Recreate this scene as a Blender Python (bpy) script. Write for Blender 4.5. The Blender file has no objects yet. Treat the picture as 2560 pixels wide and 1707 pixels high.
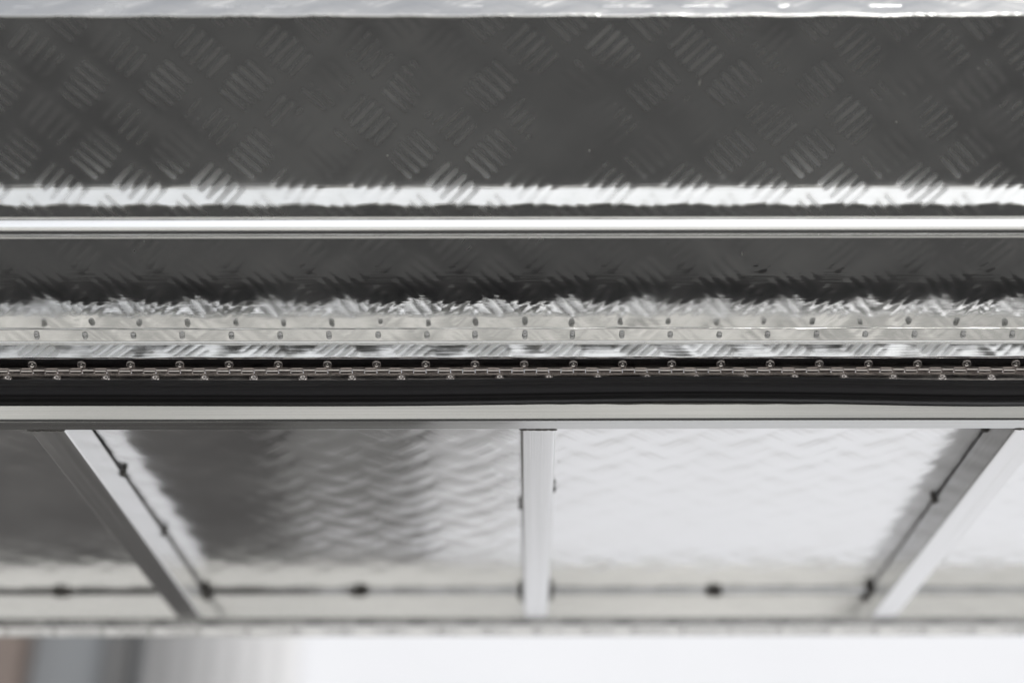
import bpy, math, random
import numpy as np
from mathutils import Vector, Matrix, noise

random.seed(4)
rng = np.random.default_rng(4)
R = math.radians
sc = bpy.context.scene
CAMZ = 1.50                       # camera height above the yard

# ------------------------------------------------------------------ camera
cam = bpy.data.cameras.new('camera')
cam.lens, cam.sensor_width = 50.0, 36.0
cam.shift_x = -0.0174
cam.clip_start, cam.clip_end = 0.05, 2000.0
cam.dof.use_dof = True
cam.dof.focus_distance = 1.492
cam.dof.aperture_fstop = 1.3
cam.dof.aperture_blades = 9
camo = bpy.data.objects.new('camera', cam)
sc.collection.objects.link(camo)
camo.location = (0, 0, CAMZ)
camo.rotation_euler = (R(90 + 26.9), R(0.08), 0)
sc.camera = camo

# ------------------------------------------------------------------ world, sun, exposure
SUN_ELEV, SUN_AZ = 58.0, 155.0    # high hazy sun behind the camera, to the right
world = bpy.data.worlds.new('World')
sc.world = world
world.use_nodes = True
wn = world.node_tree
sky = wn.nodes.new('ShaderNodeTexSky')
sky.sky_type = 'NISHITA'
sky.sun_disc = False
sky.sun_elevation = R(SUN_ELEV)
sky.sun_rotation = R(SUN_AZ)
sky.dust_density = 4.0
sky.air_density = 1.0
hs = wn.nodes.new('ShaderNodeHueSaturation')      # thin cloud: most of the blue is washed out
hs.inputs['Saturation'].default_value = 0.22
wn.links.new(sky.outputs[0], hs.inputs['Color'])
wn.links.new(hs.outputs[0], wn.nodes['Background'].inputs[0])
wn.nodes['Background'].inputs[1].default_value = 0.15
sun = bpy.data.lights.new('sun', 'SUN')
sun.energy, sun.angle, sun.color = 1.5, R(12), (1.0, 0.98, 0.95)
suno = bpy.data.objects.new('sun', sun)
sc.collection.objects.link(suno)
sd = Vector((math.sin(R(SUN_AZ)) * math.cos(R(SUN_ELEV)), math.cos(R(SUN_AZ)) * math.cos(R(SUN_ELEV)), math.sin(R(SUN_ELEV))))
suno.rotation_euler = (-sd).to_track_quat('-Z', 'Y').to_euler()
sc.view_settings.view_transform = 'Standard'
sc.view_settings.look = 'None'
sc.view_settings.gamma = 1.0
sc.view_settings.exposure = 0.52
sc.cycles.use_denoising = True
sc.cycles.max_bounces = 12
sc.cycles.glossy_bounces = 10

# ------------------------------------------------------------------ helpers
def tag(o, label=None, cat=None, group=None, kind=None):
    for k, v in (('label', label), ('category', cat), ('group', group), ('kind', kind)):
        if v:
            o[k] = v
    return o

def link(name, me, mat, parent=None, loc=None):
    o = bpy.data.objects.new(name, me)
    sc.collection.objects.link(o)
    if mat is not None and me is not None and not me.materials:
        me.materials.append(mat)
    if parent is not None:
        o.parent = parent
    if loc is not None:
        o.location = loc
    return o

def empty(name, loc=(0, 0, 0), parent=None):
    o = bpy.data.objects.new(name, None)
    sc.collection.objects.link(o)
    o.location = loc
    o.empty_display_size = 0.05
    if parent is not None:
        o.parent = parent
    return o

def mesh_np(name, verts, quads, smooth=True):
    verts = np.asarray(verts, dtype=np.float32).reshape(-1, 3)
    quads = np.asarray(quads, dtype=np.int32).reshape(-1, 4)
    me = bpy.data.meshes.new(name)
    me.vertices.add(len(verts))
    me.vertices.foreach_set('co', verts.ravel())
    me.loops.add(quads.size)
    me.loops.foreach_set('vertex_index', quads.ravel())
    me.polygons.add(len(quads))
    me.polygons.foreach_set('loop_start', np.arange(0, quads.size, 4, dtype=np.int32))
    me.polygons.foreach_set('use_smooth', np.full(len(quads), smooth, dtype=bool))
    me.update(calc_edges=True)
    me.validate()
    return me

def grid_quads(nu, nv, off=0):
    i, j = np.meshgrid(np.arange(nu - 1), np.arange(nv - 1), indexing='ij')
    a = (i * nv + j).ravel() + off
    return np.stack([a, a + nv, a + nv + 1, a + 1], 1)

RAISED = [None]
def tread(u, v, H=0.0009, w=0.0021, P=0.0785, u0=0.0, v0=0.0, warp=0.00016, Pv=None, pitch=0.0085, hl=0.0135):
    """Height of rolled five-bar plate: groups of five bars, turned 90 degrees from group to group."""
    h = np.zeros_like(u)
    Pv = Pv or P
    for s, (ou, ov) in ((1, (0, 0)), (-1, (P / 2, Pv / 2))):
        du = u - u0 - ou
        dv = v - v0 - ov
        du = du - P * np.round(du / P)
        dv = dv - Pv * np.round(dv / Pv)
        a = (du - s * dv) * math.sqrt(.5)      # along the bar
        b = (du + s * dv) * math.sqrt(.5)      # across
        k = np.clip(np.round(b / pitch), -2, 2)
        db = b - k * pitch
        half = hl - 0.0012 * np.abs(k)
        da = np.maximum(np.abs(a) - half, 0)
        d2 = (db ** 2 + (da * 0.75) ** 2) / w ** 2
        h = np.maximum(h, H * np.exp(-d2 ** 1.3))
    RAISED[0] = h / max(H, 1e-9)
    k = 2 * math.pi / P
    h = h + warp * (np.cos(k * (u - u0)) * np.cos(2 * math.pi / Pv * (v - v0)))
    return h

def lowwave(u, v, amp=0.0004, n=9, lmin=0.12, lmax=0.5, seed=1):
    g = np.random.default_rng(seed)
    h = np.zeros_like(u)
    for _ in range(n):
        l = g.uniform(lmin, lmax); t = g.uniform(0, math.pi); p = g.uniform(0, 6.28)
        h += math.pow(l / lmax, 1.5) * np.cos(2 * math.pi / l * (u * math.cos(t) + v * math.sin(t)) + p)
    return amp * h / n

def sheet(name, O, U, V, N, nu, nv, hfun, thick, mat, parent, edge=None):
    """Rolled plate: origin O, spans U and V (vectors), relief hfun along N, a real back and edges."""
    O, U, V, N = (np.array(x, float) for x in (O, U, V, N))
    lu, lv = np.linalg.norm(U), np.linalg.norm(V)
    s, t = np.meshgrid(np.linspace(0, 1, nu), np.linspace(0, 1, nv), indexing='ij')
    RAISED[0] = None
    h = hfun(s * lu, t * lv)
    raised = RAISED[0]
    if edge is not None:
        t2 = edge(s, t)
    else:
        t2 = t
    P = O + s[..., None] * U + t2[..., None] * V + h[..., None] * N
    vs = P.reshape(-1, 3)
    q = grid_quads(nu, nv)
    # back skin: ring of the front border pushed back, closed with one slab
    idx = np.arange(nu * nv).reshape(nu, nv)
    ring = np.concatenate([idx[:, 0], idx[-1, 1:], idx[-2::-1, -1], idx[0, -2:0:-1]])
    back = vs[ring] - thick * N - 0 * N
    off = len(vs)
    m = len(ring)
    r2 = np.roll(np.arange(m), -1)
    qs = np.stack([ring, np.arange(m) + off, r2 + off, ring[r2]], 1)
    # back plate between the two long edges of the ring
    k = np.arange(nu - 1)
    bot = off + k
    rev = off + (nu - 1) + (nv - 1) + (nu - 1) - np.arange(nu)   # index of ring vertex on far long edge for column i
    qb = np.stack([bot, rev[k] % (off + m), rev[k + 1] % (off + m), bot + 1], 1)
    me = mesh_np(name, np.concatenate([vs, back]), np.concatenate([q, qs, qb]))
    if raised is not None:
        at_ = me.attributes.new('raised', 'FLOAT', 'POINT')
        at_.data.foreach_set('value', np.concatenate([raised.ravel(), np.zeros(m)]).astype(np.float32))
    # orientation so that the front faces along N
    f = me.polygons[0].normal
    if f.dot(Vector(N)) < 0:
        me.flip_normals()
    return link(name, me, mat, parent)

def extrude_x(name, prof, x0, x1, nx, mat, parent, dz=None, close=True, sharp=None, loc=None):
    """Profile in (y, z), swept along x. dz(x) -> (dy, dz) lets it wander."""
    prof = np.array(prof, float)
    n = len(prof)
    xs = np.linspace(x0, x1, nx)
    vs = []
    for x in xs:
        d = dz(x) if dz else (0, 0)
        vs.append(np.column_stack([np.full(n, x), prof[:, 0] + d[0], prof[:, 1] + d[1]]))
    vs = np.concatenate(vs)
    q = []
    m = n if close else n - 1
    for i in range(nx - 1):
        for j in range(m):
            a, b = i * n + j, i * n + (j + 1) % n
            q.append((a, b, b + n, a + n))
    faces = [tuple(f) for f in q]
    if close:
        faces += [tuple(range(n - 1, -1, -1)), tuple(range((nx - 1) * n, nx * n))]
    me = bpy.data.meshes.new(name)
    me.from_pydata([tuple(v) for v in vs], [], faces)
    import bmesh
    bm = bmesh.new(); bm.from_mesh(me)
    bmesh.ops.recalc_face_normals(bm, faces=bm.faces)
    bm.to_mesh(me); bm.free()
    for p in me.polygons:
        p.use_smooth = True
    me.set_sharp_from_angle(angle=R(38))
    return link(name, me, mat, parent, loc)

def rrect(y0, y1, z0, z1, r, seg=5):
    pts = []
    for cy, cz, a0 in ((y1 - r, z1 - r, 0), (y0 + r, z1 - r, 90), (y0 + r, z0 + r, 180), (y1 - r, z0 + r, 270)):
        for k in range(seg + 1):
            a = R(a0 + 90 * k / seg)
            p = (cy + r * math.cos(a), cz + r * math.sin(a))
            t = (-math.sin(a) * .0006, math.cos(a) * .0006)
            if k == 0:
                pts.append((p[0] - t[0], p[1] - t[1]))
            pts.append(p)
            if k == seg:
                pts.append((p[0] + t[0], p[1] + t[1]))
    return pts

def lathe(name, prof, seg=20):
    """prof: (radius, height) along +Z, returns a mesh."""
    vs, fs = [], []
    for r, h in prof:
        for k in range(seg):
            a = 2 * math.pi * k / seg
            vs.append((r * math.cos(a), r * math.sin(a), h))
    n = len(prof)
    for i in range(n - 1):
        for k in range(seg):
            a, b = i * seg + k, i * seg + (k + 1) % seg
            fs.append((a, b, b + seg, a + seg))
    fs.append(tuple(range(seg - 1, -1, -1)))
    fs.append(tuple(range((n - 1) * seg, n * seg)))
    me = bpy.data.meshes.new(name)
    me.from_pydata(vs, [], fs)
    for p in me.polygons:
        p.use_smooth = True
    return me

def box_mesh(name, x0, x1, y0, y1, z0, z1, bev=0.0):
    import bmesh
    bm = bmesh.new()
    bmesh.ops.create_cube(bm, size=1)
    for v in bm.verts:
        v.co = Vector(((x0 + x1) / 2 + v.co.x * (x1 - x0), (y0 + y1) / 2 + v.co.y * (y1 - y0), (z0 + z1) / 2 + v.co.z * (z1 - z0)))
    if bev:
        bmesh.ops.bevel(bm, geom=bm.edges[:], offset=bev, segments=2, affect='EDGES')
    me = bpy.data.meshes.new(name)
    bm.to_mesh(me); bm.free()
    return me

# ------------------------------------------------------------------ materials
def mat_new(name):
    m = bpy.data.materials.new(name)
    m.use_nodes = True
    return m, m.node_tree, m.node_tree.nodes['Principled BSDF']

def metal(name, base=(.80, .80, .80), rough=.12, rvar=.06, scale=(30, 30, 30), bump=.02, bscale=(60, 60, 60), wear=0.0, tint=.04, dust=False):
    m, nt, b = mat_new(name)
    L, N = nt.links.new, nt.nodes.new
    tc = N('ShaderNodeTexCoord')
    mp = N('ShaderNodeMapping'); mp.inputs['Scale'].default_value = scale
    L(tc.outputs['Object'], mp.inputs['Vector'])
    n1 = N('ShaderNodeTexNoise'); n1.inputs['Scale'].default_value = 1.0; n1.inputs['Detail'].default_value = 6
    L(mp.outputs[0], n1.inputs['Vector'])
    mr = N('ShaderNodeMapRange')
    mr.inputs['From Min'].default_value = .3; mr.inputs['From Max'].default_value = .7
    mr.inputs['To Min'].default_value = max(rough - rvar, .02); mr.inputs['To Max'].default_value = rough + rvar
    L(n1.outputs['Fac'], mr.inputs['Value'])
    if wear:                     # feet and tools have scuffed the raised bars
        at_ = N('ShaderNodeAttribute'); at_.attribute_name = 'raised'
        nw = N('ShaderNodeTexNoise'); nw.inputs['Scale'].default_value = 9; nw.inputs['Detail'].default_value = 5
        L(tc.outputs['Object'], nw.inputs['Vector'])
        kr = N('ShaderNodeMapRange'); kr.inputs['From Min'].default_value = .30; kr.inputs['From Max'].default_value = .66
        L(nw.outputs['Fac'], kr.inputs['Value'])
        k1 = N('ShaderNodeMath'); k1.operation = 'MULTIPLY'
        L(at_.outputs['Fac'], k1.inputs[0]); L(kr.outputs[0], k1.inputs[1])
        k2 = N('ShaderNodeMath'); k2.operation = 'MULTIPLY_ADD'
        L(k1.outputs[0], k2.inputs[0]); k2.inputs[1].default_value = wear; L(mr.outputs[0], k2.inputs[2])
        L(k2.outputs[0], b.inputs['Roughness'])
    else:
        L(mr.outputs[0], b.inputs['Roughness'])
    cr = N('ShaderNodeMix'); cr.data_type = 'RGBA'
    cr.inputs['A'].default_value = (*[c * (1 - tint) for c in base], 1)
    cr.inputs['B'].default_value = (*[min(c * (1 + tint), .95) for c in base], 1)
    L(n1.outputs['Fac'], cr.inputs['Factor'])
    L(cr.outputs['Result'], b.inputs['Base Color'])
    b.inputs['Metallic'].default_value = 1.0
    if wear:                     # thin uneven film of workshop dust and hand smears
        mpd = N('ShaderNodeMapping'); mpd.inputs['Rotation'].default_value = (0, .5, .9); mpd.inputs['Scale'].default_value = (5, 11, 14)
        L(tc.outputs['Object'], mpd.inputs['Vector'])
        nd = N('ShaderNodeTexNoise'); nd.inputs['Scale'].default_value = 1.0; nd.inputs['Detail'].default_value = 9; nd.inputs['Roughness'].default_value = .65
        L(mpd.outputs[0], nd.inputs['Vector'])
        md = N('ShaderNodeMapRange')
        md.inputs['From Min'].default_value = .42; md.inputs['From Max'].default_value = .78
        md.inputs['To Min'].default_value = 1.0; md.inputs['To Max'].default_value = .93
        L(nd.outputs['Fac'], md.inputs['Value']); L(md.outputs[0], b.inputs['Metallic'])
    mp2 = N('ShaderNodeMapping'); mp2.inputs['Scale'].default_value = bscale
    L(tc.outputs['Object'], mp2.inputs['Vector'])
    n2 = N('ShaderNodeTexNoise'); n2.inputs['Scale'].default_value = 1.0; n2.inputs['Detail'].default_value = 4
    L(mp2.outputs[0], n2.inputs['Vector'])
    bp = N('ShaderNodeBump'); bp.inputs['Strength'].default_value = bump; bp.inputs['Distance'].default_value = .002
    L(n2.outputs['Fac'], bp.inputs['Height'])
    if wear:
        mps = N('ShaderNodeMapping'); mps.inputs['Rotation'].default_value = (.3, .4, .7); mps.inputs['Scale'].default_value = (14, 420, 420)
        L(tc.outputs['Object'], mps.inputs['Vector'])
        ns = N('ShaderNodeTexNoise'); ns.inputs['Scale'].default_value = 1.0; ns.inputs['Detail'].default_value = 3
        L(mps.outputs[0], ns.inputs['Vector'])
        bs = N('ShaderNodeBump'); bs.inputs['Strength'].default_value = .05; bs.inputs['Distance'].default_value = .001
        L(ns.outputs['Fac'], bs.inputs['Height']); L(bp.outputs[0], bs.inputs['Normal'])
        L(bs.outputs[0], b.inputs['Normal'])
    else:
        L(bp.outputs[0], b.inputs['Normal'])
    return m

M = {}
M['tread'] = metal('tread_plate_aluminium', (.80, .80, .79), .11, .07, (9, 14, 14), .05, (45, 45, 45), wear=.36)
M['fold'] = metal('folded_aluminium', (.82, .82, .81), .08, .04, (14, 14, 14), .05, (45, 45, 45))
M['roof'] = metal('roof_plate_aluminium', (.86, .86, .86), .17, .05, (9, 9, 9), .04, (30, 30, 30))
M['extrusion'] = metal('extruded_aluminium', (.84, .84, .83), .16, .05, (2, 160, 160), .05, (1.5, 420, 420))
M['tube'] = metal('mill_finish_tube', (.82, .82, .82), .22, .05, (120, 2, 120), .04, (380, 3, 380))
M['hinge'] = metal('stainless_hinge', (.68, .64, .62), .12, .05, (40, 200, 200), .03, (30, 300, 300))
M['rivet'] = metal('rivet_metal', (.55, .55, .55), .22, .05, (300, 300, 300), .03, (500, 500, 500))


def plain(name, col, rough=.6, nscale=8, var=.15, bump=.1, spec=.5, detail=6):
    m, nt, b = mat_new(name)
    L, N = nt.links.new, nt.nodes.new
    tc = N('ShaderNodeTexCoord')
    n1 = N('ShaderNodeTexNoise'); n1.inputs['Scale'].default_value = nscale; n1.inputs['Detail'].default_value = detail
    L(tc.outputs['Object'], n1.inputs['Vector'])
    cr = N('ShaderNodeMix'); cr.data_type = 'RGBA'
    cr.inputs['A'].default_value = (*[c * (1 - var) for c in col], 1)
    cr.inputs['B'].default_value = (*[min(c * (1 + var), .95) for c in col], 1)
    L(n1.outputs['Fac'], cr.inputs['Factor']); L(cr.outputs['Result'], b.inputs['Base Color'])
    bp = N('ShaderNodeBump'); bp.inputs['Strength'].default_value = bump; bp.inputs['Distance'].default_value = .002
    L(n1.outputs['Fac'], bp.inputs['Height']); L(bp.outputs[0], b.inputs['Normal'])
    b.inputs['Roughness'].default_value = rough
    b.inputs['Specular IOR Level'].default_value = spec
    return m

M['rubber'] = plain('black_rubber', (.0045, .0038, .0045), .5, 60, .5, .15, spec=.22)
M['weld'] = plain('sooty_weld', (.15, .145, .135), .5, 300, .5, .6)
M['lint'] = plain('pale_lint', (.55, .55, .52), .8, 90, .1, .1)
M['dull'] = plain('grey_sealant', (.20, .20, .19), .5, 120, .3, .3)
def blotched(name, c0, c1, p0, p1, scale, detail, off):
    m, nt, b = mat_new(name)
    N, L = nt.nodes.new, nt.links.new
    tc = N('ShaderNodeTexCoord')
    mp = N('ShaderNodeMapping'); mp.inputs['Location'].default_value = off
    n = N('ShaderNodeTexNoise'); n.inputs['Scale'].default_value = scale; n.inputs['Detail'].default_value = detail
    r = N('ShaderNodeValToRGB')
    r.color_ramp.elements[0].position, r.color_ramp.elements[0].color = p0, (*c0, 1)
    r.color_ramp.elements[1].position, r.color_ramp.elements[1].color = p1, (*c1, 1)
    L(tc.outputs['Object'], mp.inputs[0]); L(mp.outputs[0], n.inputs['Vector'])
    L(n.outputs['Fac'], r.inputs[0]); L(r.outputs[0], b.inputs['Base Color'])
    b.inputs['Roughness'].default_value = .9
    return m
M['concrete'] = blotched('yard_concrete', (.20, .20, .19), (.58, .57, .54), .38, .62, .55, 8, (1.3, 4.2, 0))
M['asphalt'] = blotched('asphalt', (.012, .012, .012), (.040, .040, .0385), .36, .64, 1.1, 7, (3.1, 7.7, 0))
M['wall_white'] = plain('white_render', (.64, .65, .675), .7, 2, .03, .05)
M['wall_grey'] = plain('grey_cladding', (.17, .18, .19), .6, 3, .1, .05)
M['wall_plinth'] = plain('grey_plinth', (.50, .505, .52), .7, 2, .05, .05)
M['crate'] = plain('crate_board', (.12, .118, .115), .7, 5, .2, .1)
M['pipe'] = plain('grey_pipe', (.085, .085, .085), .5, 5, .2, .1)
M['skin'] = metal('weathered_skin', (.62, .62, .60), .20, .08, (14, 14, 14), .08, (45, 45, 45))
M['pale_crate'] = plain('grey_crate_board', (.30, .30, .30), .7, 5, .15, .1)
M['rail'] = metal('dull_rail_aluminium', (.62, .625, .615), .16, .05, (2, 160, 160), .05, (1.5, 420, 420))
M['wall_mid'] = plain('mid_grey_cladding', (.24, .24, .245), .6, 3, .1, .05)
M['wall_dark'] = plain('dark_cladding', (.055, .053, .052), .6, 3, .2, .05)
M['wall_pale'] = plain('pale_cladding', (.42, .415, .41), .6, 3, .06, .05)
M['brown'] = plain('brown_timber', (.15, .12, .105), .7, 4, .3, .1)

# ------------------------------------------------------------------ the yard
def Z(z):
    return z + CAMZ

gm = box_mesh('ground', -150, 150, -150, 150, -0.2, 0.0)
tag(link('ground', gm, M['concrete']), kind='structure')

rd = box_mesh('asphalt_lane', -60, 60, -1.3, 3.4, -0.1, 0.004)  # dark ground strip added so the door panel mirrors dark below it
tag(link('asphalt_lane', rd, M['asphalt']), kind='structure')
wl = link('rendered_wall', box_mesh('rendered_wall', -.745, 9, 4.572, 4.9, 0, 3.6, .01), M['wall_white'])
tag(wl, 'plain white rendered wall filling the blurred background below the canopy roof', 'wall')

pl = link('plinth', box_mesh('plinth', -.745, 9, 4.545, 4.5715, 0.002, .70, .01), M['wall_plinth'], wl)  # grey band added low on the wall for the roof ripples to mirror

# ------------------------------------------------------------------ the canopy
XA, XB = -1.00, 1.00
canopy = empty('aluminium_canopy', (0, 1.7, Z(0.5895)))
tag(canopy, 'bare aluminium canopy with hinged tread plate door propped open above its tube framed roof', 'canopy')
PINV = Matrix.Translation((0, -1.7, -Z(0.5895)))

def under(o, part_of=None):
    return o

def put(o):
    """children of the canopy empty keep world-built coordinates"""
    o.matrix_parent_inverse = PINV
    return o

zb = Z(0.5895)                   # underside of the roof frame
TH = 0.040                       # tube height
# roof sheet
def hroof(u, v):
    tri = np.arcsin(np.sin(2 * math.pi * (u - .02) / .0785)) * 2 / math.pi
    zig = .00011 * np.cos(2 * math.pi * v / .0393 + 2.5 * tri) * (1 + .35 * lowwave(u, v, 3.0, 12, .05, .3, 31))
    return tread(u, v, H=.00022, w=.0042, u0=.02, v0=.01, warp=.00013) + zig + lowwave(u, v, .0022, 10, .2, .8, 5) + lowwave(u, v, .0004, 14, .04, .2, 6)
put(sheet('roof_sheet', (-1.1, 1.353, zb + TH + .0035), (2.2, 0, 0), (0, .80, 0), (0, 0, -1), 915, 345, hroof, .003, M['roof'], canopy))

# near rail along the door opening
def shear_rail(pr):
    return [(y - .47 * (z - zb) * (1.365 - y) / .024, z) for y, z in pr]
front = put(extrude_x('front_rail', shear_rail(rrect(1.341, 1.365, zb, zb + .033, .0018, 4)), -1.1, 1.1, 60, M['rail'], canopy,
                      dz=lambda x: (0, .0003 * math.sin(x * 5.1))))
# rear rail
rear = put(extrude_x('rear_rail', rrect(2.072, 2.112, zb, zb + TH, .003, 4), -1.1, 1.1, 4, M['extrusion'], canopy))

def hrf(u, v):
    return tread(u, v, H=.0008, w=.0030, u0=.03, v0=.012, warp=.0003)
put(sheet('rear_lip', (-1.1, 2.1135, zb - .0005), (2.2, 0, 0), (0, .0023, -.0130), (0, -math.cos(R(10)), -math.sin(R(10))), 800, 14, hrf, .0025, M['roof'], canopy))
dome = lathe('dome_rivet', [(.0044, 0), (.0042, .0014), (.0034, .0027), (.0020, .0034), (.0005, .0037)], 16)
dome.materials.append(M['extrusion'])
for k in range(-14, 15):
    o = link('dome_rivet', dome, None, rear, (.012 + k * .073, 2.1140, zb - .0066))
    o.rotation_euler = (R(100), 0, 0)
# cross tubes, each butted between the rails, with its tack welds
def bead(name, loc, sx, sy, sz, parent, seed):
    import bmesh
    bm = bmesh.new()
    bmesh.ops.create_icosphere(bm, subdivisions=2, radius=1)
    for v in bm.verts:
        d = 1 + .35 * noise.noise(v.co * 1.7 + Vector((seed * 3.1, 0, 0)))
        v.co = Vector((v.co.x * sx * d, v.co.y * sy * d, v.co.z * sz * d))
    me = bpy.data.meshes.new(name)
    bm.to_mesh(me); bm.free()
    for p in me.polygons:
        p.use_smooth = True
    o = link(name, me, M['weld'], parent)
    o.location = loc
    return o

tack = {  # per tube: (side, y) of tack welds along its joint with the sheet
    0: [(1, 1.40), (1, 1.585), (1, 1.80), (1, 2.06)],
    1: [(-1, 1.44), (-1, 1.70), (1, 1.64), (-1, 2.06), (1, 2.06)],
    2: [(-1, 1.455), (-1, 1.68), (-1, 2.055)],
}
for i, (x0, x1) in enumerate(((-.523, -.485), (-.009, .028), (.508, .546))):
    pr = [(a, b) for a, b in rrect(x0, x1, zb + .0008, zb + TH, .003, 4)]
    n = len(pr)
    ys = np.linspace(1.3656, 2.0715, 8)
    vs = [(a, y, b) for y in ys for a, b in pr]
    fs = []
    for k in range(len(ys) - 1):
        for j in range(n):
            a, b = k * n + j, k * n + (j + 1) % n
            fs.append((a, a + n, b + n, b))
    fs += [tuple(range(n)), tuple(range(len(vs) - 1, len(vs) - n - 1, -1))]
    me = bpy.data.meshes.new('cross_tube')
    me.from_pydata(vs, [], fs)
    for p in me.polygons:
        p.use_smooth = True
    me.update()
    me.set_sharp_from_angle(angle=R(38))
    tube = put(link('cross_tube', me, M['tube'], canopy))
    for j, (s, y) in enumerate(tack[i]):
        big = 1.9 if y > 2 else 1.0
        o = bead('tack_weld', ((x1 if s > 0 else x0) + s * .0015, y, zb + TH - .001), .0034 * big, .0068 * big, .0042 * big, tube, i * 7 + j)
    for j in range(5):
        fx = (j + .5) / 5
        bead('weld_bead', (x0 + (x1 - x0) * fx, 1.3655, zb + .0003), .0050, .0018, .0013, tube, i * 11 + j + 40)
for j, x in enumerate((-.70, -.255, .277)):
    bead('tack_weld', (x, 2.070, zb + TH - .001), .015, .005, .0052, rear, 90 + j)

# rubber seal: a drooping lip along the opening
def seal_wander(x):
    a = .0026 * math.exp(-((x - .16) / .20) ** 2) + .0005 * math.sin(9 * x) - .0012 * math.exp(-((x - .45) / .10) ** 2)
    return (0, a)
sp = [(1.3390, .6300), (1.325, .6272), (1.310, .6212), (1.298, .6140), (1.290, .6065), (1.2855, .5995), (1.2845, .5935), (1.2875, .5890), (1.293, .5883), (1.302, .5905), (1.315, .5960), (1.327, .6015), (1.3385, .6060)]
# smooth the profile with a closed Catmull-Rom
def smooth_prof(p, k=4):
    out = []
    n = len(p)
    for i in range(n):
        p0, p1, p2, p3 = (np.array(p[(i + d) % n]) for d in (-1, 0, 1, 2))
        for t in np.arange(k) / k:
            out.append(.5 * ((2 * p1) + (-p0 + p2) * t + (2 * p0 - 5 * p1 + 4 * p2 - p3) * t * t + (-p0 + 3 * p1 - 3 * p2 + p3) * t ** 3))
    return out
def ridged(p, amp=.00035, n=15):
    p = np.array(p); c = p.mean(0); k = np.arange(len(p)) / len(p)
    d = p - c; d /= np.linalg.norm(d, axis=1)[:, None]
    return [tuple(q) for q in p + d * (amp * np.cos(2 * math.pi * n * k))[:, None]]
seal = put(extrude_x('rubber_seal', [(a, Z(b)) for a, b in ridged(smooth_prof(sp, 8))], -1.05, 1.05, 140, M['rubber'], canopy, dz=seal_wander))
seal['label'] = 'black rubber door seal'
# dull grey strip with a wavy lower edge, on the rail under the seal
nx = 260
xs = np.linspace(-1.05, 1.05, nx)
vs, fs = [], []
for i, x in enumerate(xs):
    lo = Z(.6040) + .0007 * noise.noise(Vector((x * 45, 0, 0))) + .0005 * noise.noise(Vector((x * 14, 5, 0)))
    f = lambda z: 1.341 - .47 * (z - zb)
    vs += [(x, f(lo) + .001, lo), (x, f(lo) - .0012, lo + .0004), (x, f(Z(.614)) - .0012, Z(.614)), (x, f(Z(.614)) + .001, Z(.614))]
for i in range(nx - 1):
    for j in range(4):
        a, b = i * 4 + j, i * 4 + (j + 1) % 4
        fs.append((a, a + 4, b + 4, b))
me = bpy.data.meshes.new('glue_strip'); me.from_pydata(vs, [], fs); me.update()
g = link('glue_strip', me, M['dull'], seal)

# ------------------------------------------------------------------ the door (opened upwards, leaning out over the camera)
u2 = np.array([-math.cos(R(32)), math.sin(R(32))])      # from the hinge to the free edge
n2 = np.array([-math.cos(R(58)), -math.sin(R(58))])     # inner side of the door
C2 = np.array([1.344, Z(.6965)])                        # corner of panel and hinge flange
DL, FD = .351, .0265
v3 = lambda p: (0.0, float(p[0]), float(p[1]))
def at(p, x=0.0):
    return (x, float(p[0]), float(p[1]))
door = put(empty('door', (0, 0, 0), canopy))
door['label'] = 'tread plate door swung open'
def hpanel(u, v):
    h = tread(u, v, H=.00013, w=.0033, u0=1.0 - .076 + .0785 / 2, v0=.0607, warp=.00030, Pv=.0705, pitch=.0100, hl=.0150)
    RAISED[0] = RAISED[0] * np.clip((v - .03) / .15, .12, 1)     # least scuffed next to the hinge
    return h + lowwave(u, v, .0008, 10, .12, .6, 8) + lowwave(u, v, .00026, 20, .03, .12, 9)
N3 = (0, n2[0], n2[1]); U3 = (0, u2[0], u2[1])
sheet('inner_panel', at(C2, XA), (XB - XA, 0, 0), tuple(np.array(U3) * DL), N3, 1334, 236, hpanel, .002, M['tread'], door)
# hinge flange, its inner face looks up along the panel
F2 = C2 + FD * n2
def hfl(u, v):
    return lowwave(u, v, .0012, 12, .05, .22, 3) + lowwave(u, v, .0016, 30, .012, .08, 23) + .00012 * np.cos(2 * math.pi * u / .0785)
sheet('hinge_flange', at(C2 + .0006 * n2 + .0012 * u2, XA), (XB - XA, 0, 0), tuple(np.array(N3) * FD), U3, 900, 16, hfl, .002, M['fold'], door)
# lip: tread plate turned down in front of the hinge
def hlip(u, v):
    return tread(u, v + .02, H=.00013, w=.0034, u0=.015, v0=.03, warp=.00016) + lowwave(u, v, .0013, 24, .02, .16, 13) + lowwave(u, v, .0012, 30, .010, .05, 14)
L2 = np.array([1.3258, Z(.6553)])
lv = L2 - F2
ln = np.array([lv[1], -lv[0]]) / np.linalg.norm(lv)
sheet('front_lip', (XA, F2[0], F2[1] - .0008), (XB - XA, 0, 0), (0, lv[0], lv[1]), (0, ln[0], ln[1]), 1286, 24, hlip, .0022, M['tread'], door)
# drip hem folded forward from the foot of the lip
he = R(26.4)
hd = np.array([-math.cos(he), -math.sin(he)]); hn = np.array([-math.sin(he), math.cos(he)])
def hhem(u, v):
    return tread(u, v, H=.00022, w=.0030, u0=.02, v0=.006, warp=.00022) + lowwave(u, v, .0010, 24, .02, .16, 41)
sheet('drip_hem', at(L2 + .0004 * hd, XA), (XB - XA, 0, 0), (0, .0135 * hd[0], .0135 * hd[1]), (0, hn[0], hn[1]), 1286, 14, hhem, .0012, M['tread'], door)
# rounded fold between flange and lip
extrude_x('fold', [(F2[0] - .0008 + .0016 * math.cos(R(a)), F2[1] - .0003 + .0016 * math.sin(R(a))) for a in range(0, 360, 30)], XA, XB, 40, M['tread'], door)
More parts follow.
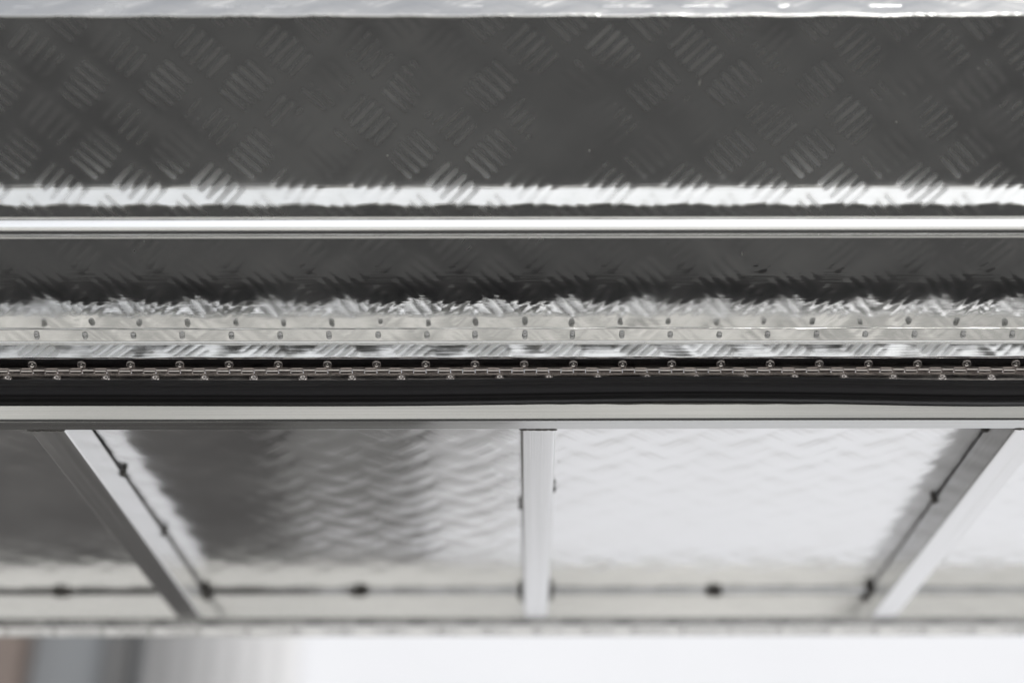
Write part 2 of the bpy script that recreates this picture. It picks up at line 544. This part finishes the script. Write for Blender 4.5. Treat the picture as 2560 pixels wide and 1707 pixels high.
# free edge flange, its outer face turned to the sky
E2 = C2 + DL * u2
def hedge(u, v):
    return tread(u, v, H=.0006, w=.0036, u0=.03, v0=.0125, warp=.0002) + lowwave(u, v, .0030, 26, .02, .2, 17) + lowwave(u, v, .0012, 30, .010, .05, 18)
sheet('edge_flange', at(E2 + (FD) * n2, XA), (XB - XA, 0, 0), tuple(-np.array(N3) * (FD + .03)), U3, 1286, 40, hedge, .0025, M['skin'], door)

# stiffener tube standing off the panel
e = R(26.9) + math.atan((784 - 523) / 3267)
# point on that ray 36 mm in front of the panel
d2 = np.array([math.cos(e), math.sin(e)])
cam2 = np.array([0, CAMZ])
tt = ((C2 + .038 * n2 - cam2) @ n2) / (d2 @ n2)
T2 = cam2 + tt * d2
def round_poly(pts, r, seg=6):
    out = []
    n = len(pts)
    for i in range(n):
        a, b, c = (np.array(pts[(i + d) % n], float) for d in (-1, 0, 1))
        d1, d3 = (a - b) / np.linalg.norm(a - b), (c - b) / np.linalg.norm(c - b)
        ri = r[i]
        p, q = b + d1 * ri, b + d3 * ri
        out.append(tuple(p + d1 * .0004))
        for k in range(seg + 1):
            t = k / seg
            out.append(tuple((1 - t) ** 2 * p + 2 * t * (1 - t) * b + t * t * q))
        out.append(tuple(q + d3 * .0004))
    return out
prof = round_poly([(T2[0] + .0140, T2[1] + .0222), (T2[0] - .0085, T2[1] + .0078), (T2[0] - .0085, T2[1] - .0118), (T2[0] + .0140, T2[1] - .0030)], [.003, .004, .0110, .0025])
extrude_x('stiffener_tube', prof, XA, XB, 30, M['extrusion'], door)
# thin bottom fin of the tube
extrude_x('tube_seam', [(T2[0] + .0120 + .0008 * math.cos(R(a)), T2[1] - .0044 + .0008 * math.sin(R(a))) for a in range(0, 360, 45)], XA, XB, 30, M['extrusion'], door)
for s in (-.93, .93):
    p0, p1 = T2 + .008 * -n2, T2 - .036 * n2
    extrude_x('standoff', [tuple(p0 + .008 * u2), tuple(p1 + .008 * u2), tuple(p1 - .008 * u2), tuple(p0 - .008 * u2)], s - .01, s + .01, 2, M['tube'], door)

# blind rivet tails on the hinge flange
SCREW, X0 = .0515, -.0050
tail = lathe('rivet', [(.0030, 0), (.0030, .0018), (.0027, .0031), (.0021, .0037), (.0014, .0038), (.0011, .0029), (.0003, .0028)], 16)
tail.materials.append(M['rivet'])
rotU = Vector((0, u2[0], u2[1])).to_track_quat('Z', 'Y')
for k in range(-19, 20):
    p = C2 + .0135 * n2 + .0012 * u2
    o = link('rivet', tail, None, door, at(p, X0 + k * SCREW + random.uniform(-.0006, .0006)))
    o.rotation_mode = 'QUATERNION'
    o.rotation_quaternion = rotU @ Vector((random.uniform(-.14, .14), random.uniform(-.14, .14), 1)).to_track_quat('Z', 'Y')
    o.scale = (1, 1, random.uniform(.8, 1.25))

# lint and dust caught on the panel
speck = lathe('dust_speck', [(.0004, 0), (.0011, .0004), (.0009, .0011), (.0003, .0013)], 7)
speck.materials.append(M['lint'])
for xx, ss, sc_ in ((.270, .325, (1, 1, 1)), (.327, .334, (1.1, .8, 1)), (.165, .276, (.6, 3.2, .8)), (.40, .31, (.6, .6, .6)), (.445, .335, (.6, .5, .6)), (.36, .235, (.7, .7, .6)), (.06, .205, (.8, 1.2, .7)), (-.14, .20, (.7, 1, .7)), (-.33, .12, (.6, .8, .6)), (.22, .09, (.5, 2.2, .6))):
    o = link('dust_speck', speck, None, door, at(C2 + ss * u2, xx))
    o.rotation_mode = 'QUATERNION'
    o.rotation_quaternion = Vector((0, n2[0], n2[1])).to_track_quat('Z', 'Y')
    o.scale = sc_

# ------------------------------------------------------------------ piano hinge
hinge = put(empty('piano_hinge', (0, 0, 0), canopy))
hinge['label'] = 'continuous stainless piano hinge'
A2 = np.array([1.3335, Z(.6565)])            # top of the upper leaf, tucked under the lip
tl = np.array([math.cos(R(-35)), math.sin(R(-35))])   # down the upper leaf
nl = np.array([math.sin(R(-35)), -math.cos(R(-35))])  # its face, towards the camera and the ground
LW = .0125
K2 = A2 + tl * (LW + .0022) - nl * .0002     # knuckle axis
pts = [A2, A2 + tl * LW, A2 + tl * LW - nl * .0014, A2 - nl * .0014]
extrude_x('upper_leaf', [tuple(p) for p in pts], XA, XB, 40, M['hinge'], hinge)
for p in hinge.children[-1].data.polygons:
    p.use_smooth = False
low = [(K2[0] - .0006, K2[1] - .0026), (K2[0] + .0008, K2[1] - .0026), (K2[0] + .0008, K2[1] - .022), (K2[0] - .0006, K2[1] - .022)]
extrude_x('lower_leaf', low, XA, XB, 40, M['hinge'], hinge)
for p in hinge.children[-1].data.polygons:
    p.use_smooth = False
KP = SCREW / 4
kl = KP - .0005
kn = lathe('knuckle', [(.0022, 0), (.00305, .0004), (.0031, .0008), (.0031, kl - .0008), (.00305, kl - .0004), (.0022, kl)], 18)
kn.materials.append(M['hinge'])
for k in range(-76, 76):
    up = k % 2 == 0
    p = K2 + (np.array([-.0003, .0006]) if up else np.array([-.0006, -.0004]))
    o = link('knuckle', kn, None, hinge, at(p, X0 + KP * (k + .02)))
    o.rotation_euler = (0, R(90), 0)
head = lathe('hinge_screw', [(.0046, 0), (.0046, .0004), (.0039, .0012), (.0029, .0014), (.0023, .0012), (.0018, .0004), (.0012, .0004), (.0009, .0009), (.0002, .0010)], 22)
head.materials.append(M['hinge'])
qn = Vector((0, nl[0], nl[1])).to_track_quat('Z', 'Y')
for k in range(-19, 20):
    o = link('hinge_screw', head, None, hinge, at(A2 + tl * .0066, X0 + k * SCREW))
    o.rotation_mode = 'QUATERNION'; o.rotation_quaternion = qn @ Vector((random.uniform(-.07, .07), random.uniform(-.07, .07), 1)).to_track_quat('Z', 'Y')
    o = link('hinge_screw', head, None, hinge, (X0 + (k + .5) * SCREW, K2[0] - .0006, K2[1] - .0090))
    o.rotation_mode = 'QUATERNION'; o.rotation_quaternion = Vector((0, -1, 0)).to_track_quat('Z', 'Y')

# ------------------------------------------------------------------ blurred shed beyond the canopy
shed = empty('shed', (-3, 4.6, 0))
tag(shed, 'blurred grey and brown shed standing beyond the canopy at lower left', 'shed')
def shed_part(name, x0, x1, y0, y1, z0, z1, m):
    o = link(name, box_mesh(name, x0, x1, y0, y1, z0, z1, .01), M[m], shed)
    o.matrix_parent_inverse = Matrix.Translation((3, -4.6, 0))
shed_part('lower_wall', -6, -.75, 4.60, 6.6, 0, 2.0, 'wall_dark')
shed_part('upper_wall', -6, -.75, 4.62, 6.6, 2.0, 3.6, 'wall_grey')
shed_part('timber_post', -2.6, -1.62, 4.50, 4.61, 2.01, 3.4, 'brown')
for k in range(7):               # boards graded paler in colour, painting in the light's fade towards the white wall
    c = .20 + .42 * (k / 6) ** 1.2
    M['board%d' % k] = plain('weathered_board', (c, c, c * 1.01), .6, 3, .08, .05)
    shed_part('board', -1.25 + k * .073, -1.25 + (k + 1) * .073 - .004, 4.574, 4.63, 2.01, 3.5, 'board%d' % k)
shed_part('downpipe', -1.36, -1.28, 4.50, 4.61, 2.01, 3.4, 'pipe')

added_block = link('storage_crate', box_mesh('storage_crate', -.73, -.33, 3.7, 4.5, 0.004, 1.40, .03), M['crate'])  # unseen dark block, added to darken the left of the roof reflection
tag(added_block, 'taller dark crate beside the shed, mirrored as the dark patch in the roof sheet', 'crate', 'crates beyond the canopy')
added_block = link('storage_crate', box_mesh('storage_crate', -.31, -.04, 3.75, 4.5, 0.004, 1.27, .03), M['pale_crate'])  # unseen pale block, added to give mid grey in the roof reflection
tag(added_block, 'lower pale grey crate to the right of the dark crate, before the white wall', 'crate', 'crates beyond the canopy')
